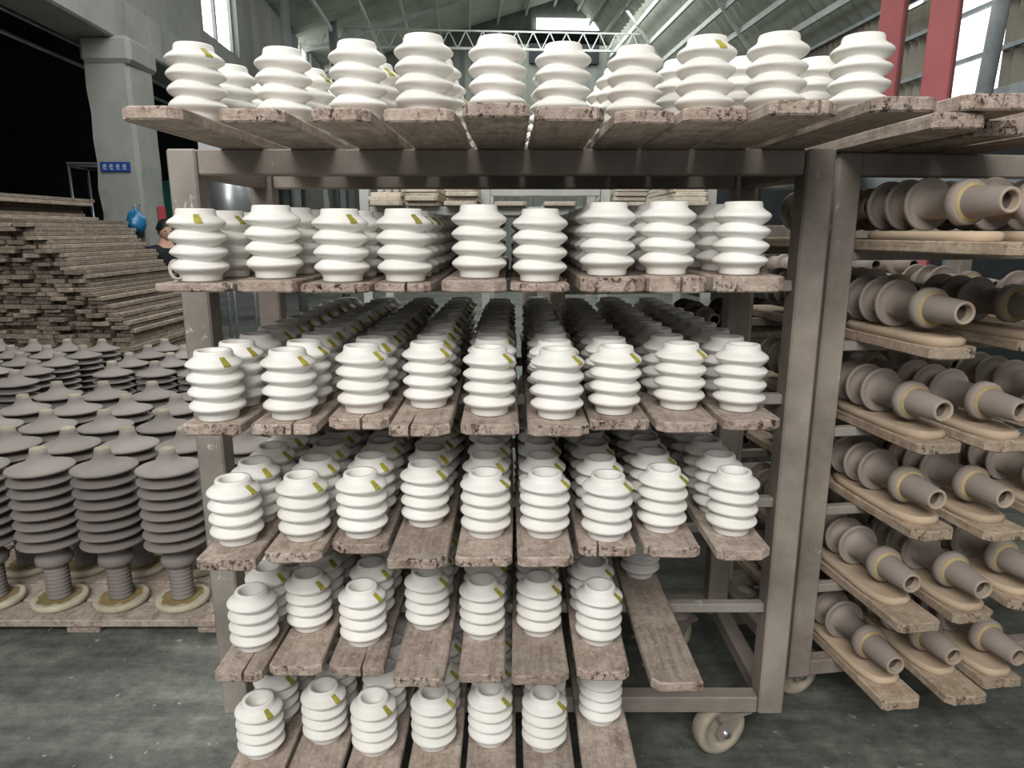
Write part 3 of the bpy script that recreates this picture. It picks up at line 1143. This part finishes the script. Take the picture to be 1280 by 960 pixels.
# ------------------------------------------------------------------ things on and by the concrete column
cr = colm[0]
CM = Matrix.Translation(cr.location) @ Matrix.Rotation(R(4.0), 4, 'Z')
sg = empty('column_sign', CM @ Vector((-.02, -.022, at_y(138, 209, 8.6 * S).z)), R(4.0), 'small blue sign with white lettering on the concrete column', 'sign')
m = MB(); m.box((-.15, -.008, -.05), (.15, .008, .05), bev=.003); m.obj('plate', M['blue'], sg)
m = MB()
for k in range(4):
    x = -.10 + k * .066
    for (a, b) in (((-.018, .020), (.018, .020)), ((-.020, .002), (.020, .002)), ((0, .026), (0, -.024)), ((-.018, -.022), (.018, -.022)), ((-.014, .014), (-.018, -.014))):
        m.bar((x + a[0], -.0095, a[1]), (x + b[0], -.0095, b[1]), .002, .006, up=(0, 1, 0) if a[1] != b[1] else (0, 0, 1))
m.obj('lettering', M['letter'], sg)
# bag
bx = .215 + .075
q = CM @ Vector((.0, 0, 0))
pb = at_y(172, 284, 9.15 * S)
bm2 = MB()
prof_ = [(.004, .16), (.012, .12), (.022, .105), (.060, .07), (.085, .02), (.095, -.04), (.085, -.09), (.05, -.118), (.01, -.125)]
def bwarp(r, h, a):
    return r * (1 + .13 * math.sin(3 * a + h * 30) + .07 * math.sin(7 * a)), h + .01 * math.sin(5 * a)
bm2.lathe(prof_[::-1], 22, 0, None, True, True, True, bwarp)
bagp = CM @ Vector((.215 - .045, -.125, 0))
bo_ = bm2.obj('plastic_bag', M['bag'], None, (bagp.x, bagp.y, pb.z + .06), 0)
tag(bo_, 'blue plastic bag tied at the neck hanging on the concrete column', 'bag')
hk = MB(); hk.tube((0, .12, .165), (0, -.004, .165), .004, 6); hk.tube((0, 0, .165), (0, 0, .12), .006, 6)
hk.obj('hook', M['galv'], bo_)
rp_ = CM @ Vector((.215 + .014, .40, 0))
m = MB(); m.box((-.004, -.09, -.10), (.004, .09, .10), bev=.002)
o = m.obj('red_notice', M['paper'], None, (rp_.x, rp_.y, at_y(197, 270, 9.3 * S).z), R(4.0))
tag(o, 'small red notice on the concrete column behind the head of the person', 'notice')
# green sheet, bright slit, duct, tube frame
bn = HR.inverted() @ at_y(207, 252, 14.6)
m = MB(); m.box((bn.x - .07, HY1 - 6.06, bn.z - .20), (bn.x + .07, HY1 - 6.01, bn.z + .20)); hall(m, 'window_9', M['glow2'])
pg = at_y(214, 226, 13.2)
m = MB(); m.box((-.17, -.03, 0), (.17, .03, pg.z), bev=.006)
tag(m.obj('green_panel', M['green'], None, (pg.x, pg.y, 0), R(4)), 'green upright panel beyond the concrete column', 'panel')
pg = at_y(288, 245, 10.5 * S)
m = MB()
zl0 = EYE - .12
m.lathe([(.2, zl0), (.26, zl0 + .02), (.26, pg.z + .28), (.2, pg.z + .33)], 28, 0)
for a_ in (.6, 2.7, 4.8):
    m.tube((.2 * math.cos(a_), .2 * math.sin(a_), 0), (.2 * math.cos(a_), .2 * math.sin(a_), zl0 + .03), .02, 8)
tag(m.obj('metal_tank', M['galv'], None, (pg.x, pg.y, 0), 0), 'grey galvanised tank on three legs seen behind the second shelf at left', 'tank')
for i, (pa, w_) in enumerate((((108, 222), .62),)):
    a = at_y(pa[0], pa[1], 10.0 * S)
    fe = empty('steel_cart', (a.x - .2, a.y, 0), R(8), 'bare tubular steel table standing in the dark bay behind the wood pile', 'cart')  # open tubular frame of a steel cart
    H_ = a.z + .16
    for dx in (0, w_):
        for dy in (0, .5):
            m = MB(); m.tube((dx, dy, 0), (dx, dy, H_), .017, 8); m.obj('upright', M['galv'], fe)
    for dy in (0, .5):
        m = MB(); m.tube((0, dy, H_ - .02), (w_, dy, H_ - .02), .017, 8); m.obj('crossbar', M['galv'], fe)
    for dx in (0, w_):
        m = MB(); m.tube((dx, 0, H_ - .02), (dx, .5, H_ - .02), .017, 8); m.obj('crossbar', M['galv'], fe)
    sh = MB(); sh.box((-.02, -.02, H_), (w_ + .02, .52, H_ + .02), bev=.004); sh.obj('tray', M['galv'], fe)

# ------------------------------------------------------------------ background racks behind the white trolley
YB = 5.2 * S
zsh = at_y(560, 258, YB).z
xl_, xr_ = at_y(455, 250, YB).x, at_y(890, 250, YB).x
bk = empty('storage_rack', ((xl_ + xr_) / 2, YB, 0), 0, 'grey steel rack of stacked boards seen behind the white trolley', 'rack')
hw = (xr_ - xl_) / 2
mx = (xl_ + xr_) / 2
for px in (455, 607, 757, 890):
    x = at_y(px, 250, YB).x - mx
    for dy in (0, .8):
        m = MB(); m.box((x - .03, dy, 0), (x + .03, dy + .06, at_y(600, 231, YB).z), bev=.004); m.obj('post', M['truss'], bk)
for dy in (.005, .805):
    m = MB(); m.box((-hw + .031, dy, zsh - .055), (hw - .031, dy + .05, zsh - .002), bev=.004); m.obj('shelf_beam', M['truss'], bk)
xa, xb = at_y(611, 238, YB).x - mx, at_y(753, 238, YB).x - mx
m = MB(); m.box((xa + .012, .0, at_y(600, 245, YB).z), (xb - .012, .05, at_y(600, 232, YB).z), bev=.004); m.obj('cross_beam', M['truss'], bk)
rq = random.Random(9)
stack_x = [(at_y(486, 250, YB).x, 3), (at_y(530, 250, YB).x, 4), (at_y(578, 250, YB).x, 5), (at_y(640, 250, YB).x, 1), (at_y(700, 250, YB).x, 1), (at_y(785, 250, YB).x, 5), (at_y(860, 250, YB).x, 5)]
bl = ['first', 'second', 'third', 'fourth', 'fifth', 'sixth', 'seventh']
BB = [plank_mesh(1.1, .2, .026, 3000 + i, [M['wood4'], M['wood4']]) for i in range(3)]
for si, (x, n) in enumerate(stack_x):
    for k in range(n):
        z = zsh + .001 + k * .028
        o = link('stacked_board', BB[rq.randrange(3)], None, (x + rq.uniform(-.01, .01), YB - .12 + rq.uniform(-.04, .05), z), R(rq.uniform(-1, 1)))
        tag(o, 'pale board on the rack behind the white trolley, %s stack from left, %s from below' % (bl[si], nth(k + 1)), 'board', 'pale boards on the rack behind')
# small white cups on the left stacks
cupm = MB(); cupm.lathe([(.020, 0), (.026, .03), (.028, .036), (.026, .036), (.018, .006)], 14)
CUP = cupm.mesh('white_cup', M['white'])
for k in range(6):
    p = at_y(478 + k * 9.5, 245, YB)
    o = link('white_cup', CUP, None, (p.x, YB - .05, zsh + .001 + (3 if p.x < (stack_x[0][0] + stack_x[1][0]) / 2 else 4) * .028), 0)
    tag(o, 'tiny white ring on the boards behind the second shelf, %s from left' % nth(k + 1), 'ceramic ring', 'tiny white rings on the boards behind')
# pale box
p = at_y(845, 249, YB)
m = MB(); m.box((-.085, -.06, 0), (.085, .06, .10), bev=.005)
tag(m.obj('pale_box', M['white'], None, (p.x, YB + .1, zsh + .001 + 5 * .028), 0), 'small pale box on the boards behind the second shelf, right half', 'box')

# a further trolley of dark insulators behind the right one
O3 = R2 @ Vector((-.55, 1.25, 0))
trolley('dark_insulator_trolley', (O3.x, O3.y, 0), R(8), 'dim steel trolley of dark insulators behind the right trolley', 0, 2.1, .8, [.45, .75, 1.05, 1.3], 1.58, .18)
for lv, z in enumerate((.45, .75, 1.05, 1.3)):
    sb = MB(); sb.box((.08, .02, 0), (2.0, .78, .026), bev=.003)
    ob = sb.obj('shelf_board', M['wood'], None, (O3.x, O3.y, z + .001), R(8))
    tag(ob, 'dim wide shelf board on the trolley behind, %s level from below' % nth(lv + 1), 'board', 'dim shelf boards on the trolley behind')
    for k in range(9):
        q = Matrix.Translation((O3.x, O3.y, 0)) @ Matrix.Rotation(R(8), 4, 'Z') @ Vector((.2 + k * .2, .02, 0))
        br = link('brown_insulator', BROWN, None, (q.x, q.y, z + .0275 + .0662), R(8))
        tag(br, 'dim brown insulator on the trolley behind, %s level from below, %s from left' % (nth(lv + 1), nth(k + 1)), 'insulator', 'dim brown insulators on the trolley behind')

# ------------------------------------------------------------------ person behind the wood pile
hp = at_y(205, 288, 8.56 * S)
HZ = hp.z
pe = empty('person', (hp.x, hp.y, 0), R(50), 'person in a black top standing behind the wood pile, dark hair tied back', 'person')


def skinfig(name, pts, edges, mat, parent, lvl=2):
    """pts: (x,y,z,r)"""
    me = bpy.data.meshes.new(name)
    me.from_pydata([p[:3] for p in pts], edges, [])
    me.materials.append(mat)
    o = link(name, me, parent)
    sk = o.modifiers.new('skin', 'SKIN')
    sk.use_smooth_shade = True
    for i, p in enumerate(pts):
        r_ = p[3]
        me.skin_vertices[0].data[i].radius = r_ if isinstance(r_, tuple) else (r_, r_)
    me.skin_vertices[0].data[0].use_root = True
    ss = o.modifiers.new('sub', 'SUBSURF')
    ss.levels = ss.render_levels = lvl
    return o


def ensure_skin(me):
    pass


h = HZ                                   # head centre height
k = h / 1.58
B = lambda x, y, z, r_: (x, y, z * k, r_)
# front of the person is local -y
body = [B(0, 0, .93, (.14, .10)), B(0, 0, 1.10, (.125, .09)), B(0, -.01, 1.27, (.15, .10)), B(0, 0, 1.38, (.11, .08)), B(0, .0, 1.45, (.052, .052)), B(0, -.005, 1.53, (.05, .05)),
        B(-.15, 0, 1.365, .055), B(-.21, .01, 1.12, .043), B(-.21, -.09, .93, .034), B(-.21, -.12, .87, (.03, .022)),
        B(.15, 0, 1.365, .055), B(.21, .01, 1.12, .043), B(.21, -.09, .93, .034), B(.21, -.12, .87, (.03, .022)),
        B(-.09, 0, .86, .085), B(-.10, -.01, .48, .056), B(-.10, .02, .09, .038), B(-.10, -.10, .035, .035),
        B(.09, 0, .86, .085), B(.10, -.01, .48, .056), B(.10, .02, .09, .038), B(.10, -.10, .035, .035)]
ed = [(0, 1), (1, 2), (2, 3), (3, 4), (4, 5), (3, 6), (6, 7), (7, 8), (8, 9), (3, 10), (10, 11), (11, 12), (12, 13), (0, 14), (14, 15), (15, 16), (16, 17), (0, 18), (18, 19), (19, 20), (20, 21)]


def try_skin(name, pts, ed, mat):
    me = bpy.data.meshes.new(name)
    me.from_pydata([p[:3] for p in pts], ed, [])
    me.materials.append(mat)
    o = link(name, me, pe)
    md = o.modifiers.new('skin', 'SKIN')
    md.use_smooth_shade = True
    if not me.skin_vertices:
        bm = bmesh.new(); bm.from_mesh(me); bm.verts.layers.skin.verify(); bm.to_mesh(me); bm.free()
    for i, p in enumerate(pts):
        r_ = p[3]
        me.skin_vertices[0].data[i].radius = r_ if isinstance(r_, tuple) else (r_, r_)
        me.skin_vertices[0].data[i].use_root = (i == 0)
    ss = o.modifiers.new('sub', 'SUBSURF')
    ss.levels = ss.render_levels = 2
    return o


try_skin('body', body, ed, M['skin'])
top_ = [B(0, 0, .90, (.16, .115)), B(0, 0, 1.10, (.14, .105)), B(0, -.01, 1.27, (.165, .115)), B(0, 0, 1.385, (.125, .095)), B(0, .0, 1.445, (.080, .075)),
        B(-.155, 0, 1.365, .068), B(-.212, .01, 1.12, .055), B(-.21, -.08, .95, .045), B(.155, 0, 1.365, .068), B(.212, .01, 1.12, .055), B(.21, -.08, .95, .045)]
t_ = try_skin('black_top', top_, [(0, 1), (1, 2), (2, 3), (3, 4), (3, 5), (5, 6), (6, 7), (3, 8), (8, 9), (9, 10)], M['cloth'])
tr_ = [B(0, 0, .92, (.155, .115)), B(-.09, 0, .84, .098), B(-.10, -.01, .48, .072), B(-.10, .02, .12, .055), B(.09, 0, .84, .098), B(.10, -.01, .48, .072), B(.10, .02, .12, .055)]
try_skin('trousers', tr_, [(0, 1), (1, 2), (2, 3), (0, 4), (4, 5), (5, 6)], M['trous'])
for sx in (-1, 1):
    sh = MB()
    sh.lathe([(.040, 0), (.046, .01), (.044, .045), (.03, .07)], 16, 0, Matrix.Translation((sx * .10, -.05, .002)) @ Matrix.Diagonal((1, 2.3, 1, 1)))
    sh.obj('shoe', M['shoe'], pe)
    fb = Vector((sx * .21, -.135, .845 * k))
    fp, fe_ = [], []
    for f in range(4):
        o_ = len(fp)
        Lf = [.062, .072, .068, .052][f]
        bx_ = fb + Vector((sx * 0, -.015 + f * .016 - .01, -.02))
        fp += [(*(bx_ + Vector((0, 0, .02))), .009), (*(bx_ + Vector((0, -.004, -.03))), .0085), (*(bx_ + Vector((-sx * .012, -.006, -.03 - Lf * .5))), .008), (*(bx_ + Vector((-sx * .03, -.004, -.03 - Lf * .8))), .007)]
        fe_ += [(o_, o_ + 1), (o_ + 1, o_ + 2), (o_ + 2, o_ + 3)]
    o_ = len(fp)
    fp += [(*(fb + Vector((-sx * .004, -.02, 0))), .010), (*(fb + Vector((-sx * .02, -.04, -.03))), .009), (*(fb + Vector((-sx * .026, -.046, -.058))), .008)]
    fe_ += [(o_, o_ + 1), (o_ + 1, o_ + 2)]
    fg = try_skin('fingers', fp, fe_, M['skin'])
# head: shaped sphere, front -y, looking a little down
hd = MB()
nu, nv = 28, 20
vs, fs = [], []
def headpt(th, ph):
    x, y_, z = math.sin(ph) * math.cos(th), math.sin(ph) * math.sin(th), math.cos(ph)
    X, Y, Z = x * .073, y_ * .092, z * .112
    if z < 0:
        X *= 1 + .28 * z; 
        if y_ > 0: Y *= 1 + .35 * z
    if y_ < -.6 and -.35 < z < .3:
        nose = math.exp(-((X / .012) ** 2)) * math.exp(-(((z + .12) / .16) ** 2))
        Y -= .022 * nose
        eye = math.exp(-(((abs(X) - .030) / .014) ** 2)) * math.exp(-(((z - .06) / .09) ** 2))
        Y += .008 * eye
    if y_ < -.5 and z < -.45:
        Y -= .006 * math.exp(-(((z + .8) / .12) ** 2))
    return (X, Y, Z)
for i in range(nv + 1):
    for j_ in range(nu):
        vs.append(headpt(2 * math.pi * j_ / nu, math.pi * i / nv))
for i in range(nv):
    for j_ in range(nu):
        fs.append((i * nu + j_, (i + 1) * nu + j_, (i + 1) * nu + (j_ + 1) % nu, i * nu + (j_ + 1) % nu))
hd.add(vs, fs, 0, True)
ho = hd.obj('head', M['skin'], pe, (0, -.02, HZ))
ho.rotation_euler = (R(12), 0, 0)
for sx in (-1, 1):
    m = MB(); m.lathe([(.001, -.004), (.009, -.003), (.010, 0), (.006, .004)], 12, 0, Matrix.Translation((sx * .029, -.082, .008)) @ Matrix.Rotation(R(90), 4, 'X') @ Matrix.Diagonal((1.2, .6, 1, 1)))
    m.obj('eye', M['eye'], ho)
    m = MB(); m.lathe([(.004, -.006), (.014, -.004), (.016, .002), (.008, .006)], 12, 0, Matrix.Translation((sx * .073, .006, -.005)) @ Matrix.Rotation(R(90), 4, 'Y') @ Matrix.Diagonal((1.7, 1, 1, 1)))
    m.obj('ear', M['skin'], ho)
m = MB(); m.lathe([(.001, -.004), (.02, -.002), (.02, .002), (.001, .004)], 14, 0, Matrix.Translation((0, -.080, -.060)) @ Matrix.Rotation(R(90), 4, 'X') @ Matrix.Diagonal((1, .3, 1, 1)))
m.obj('mouth', M['lips'], ho)
hr = MB()
vs, fs = [], []
for i in range(13):
    for j_ in range(nu):
        th, ph = 2 * math.pi * j_ / nu, math.pi * .62 * i / 12
        X, Y, Z = headpt(th, ph)
        fr = max(0, -math.sin(th))
        lim = 1.0
        if fr > .2 and ph > 1.0 - .1 * fr:       # keep the face clear: pull the hairline up to the brow
            X, Y, Z = headpt(th, min(ph, 1.05 + (1 - fr) * 1.0))
        vs.append((X * 1.09, Y * 1.08 + .003, Z * 1.07 + .002))
for i in range(12):
    for j_ in range(nu):
        fs.append((i * nu + j_, (i + 1) * nu + j_, (i + 1) * nu + (j_ + 1) % nu, i * nu + (j_ + 1) % nu))
hr.add(vs, fs, 0, True)
hro = hr.obj('hair', M['hair'], ho)
m = MB(); m.lathe([(.005, -.045), (.03, -.035), (.042, 0), (.03, .035), (.005, .045)], 16, 0, Matrix.Translation((0, .115, -.005)))
m.obj('hair_bun', M['hair'], ho)
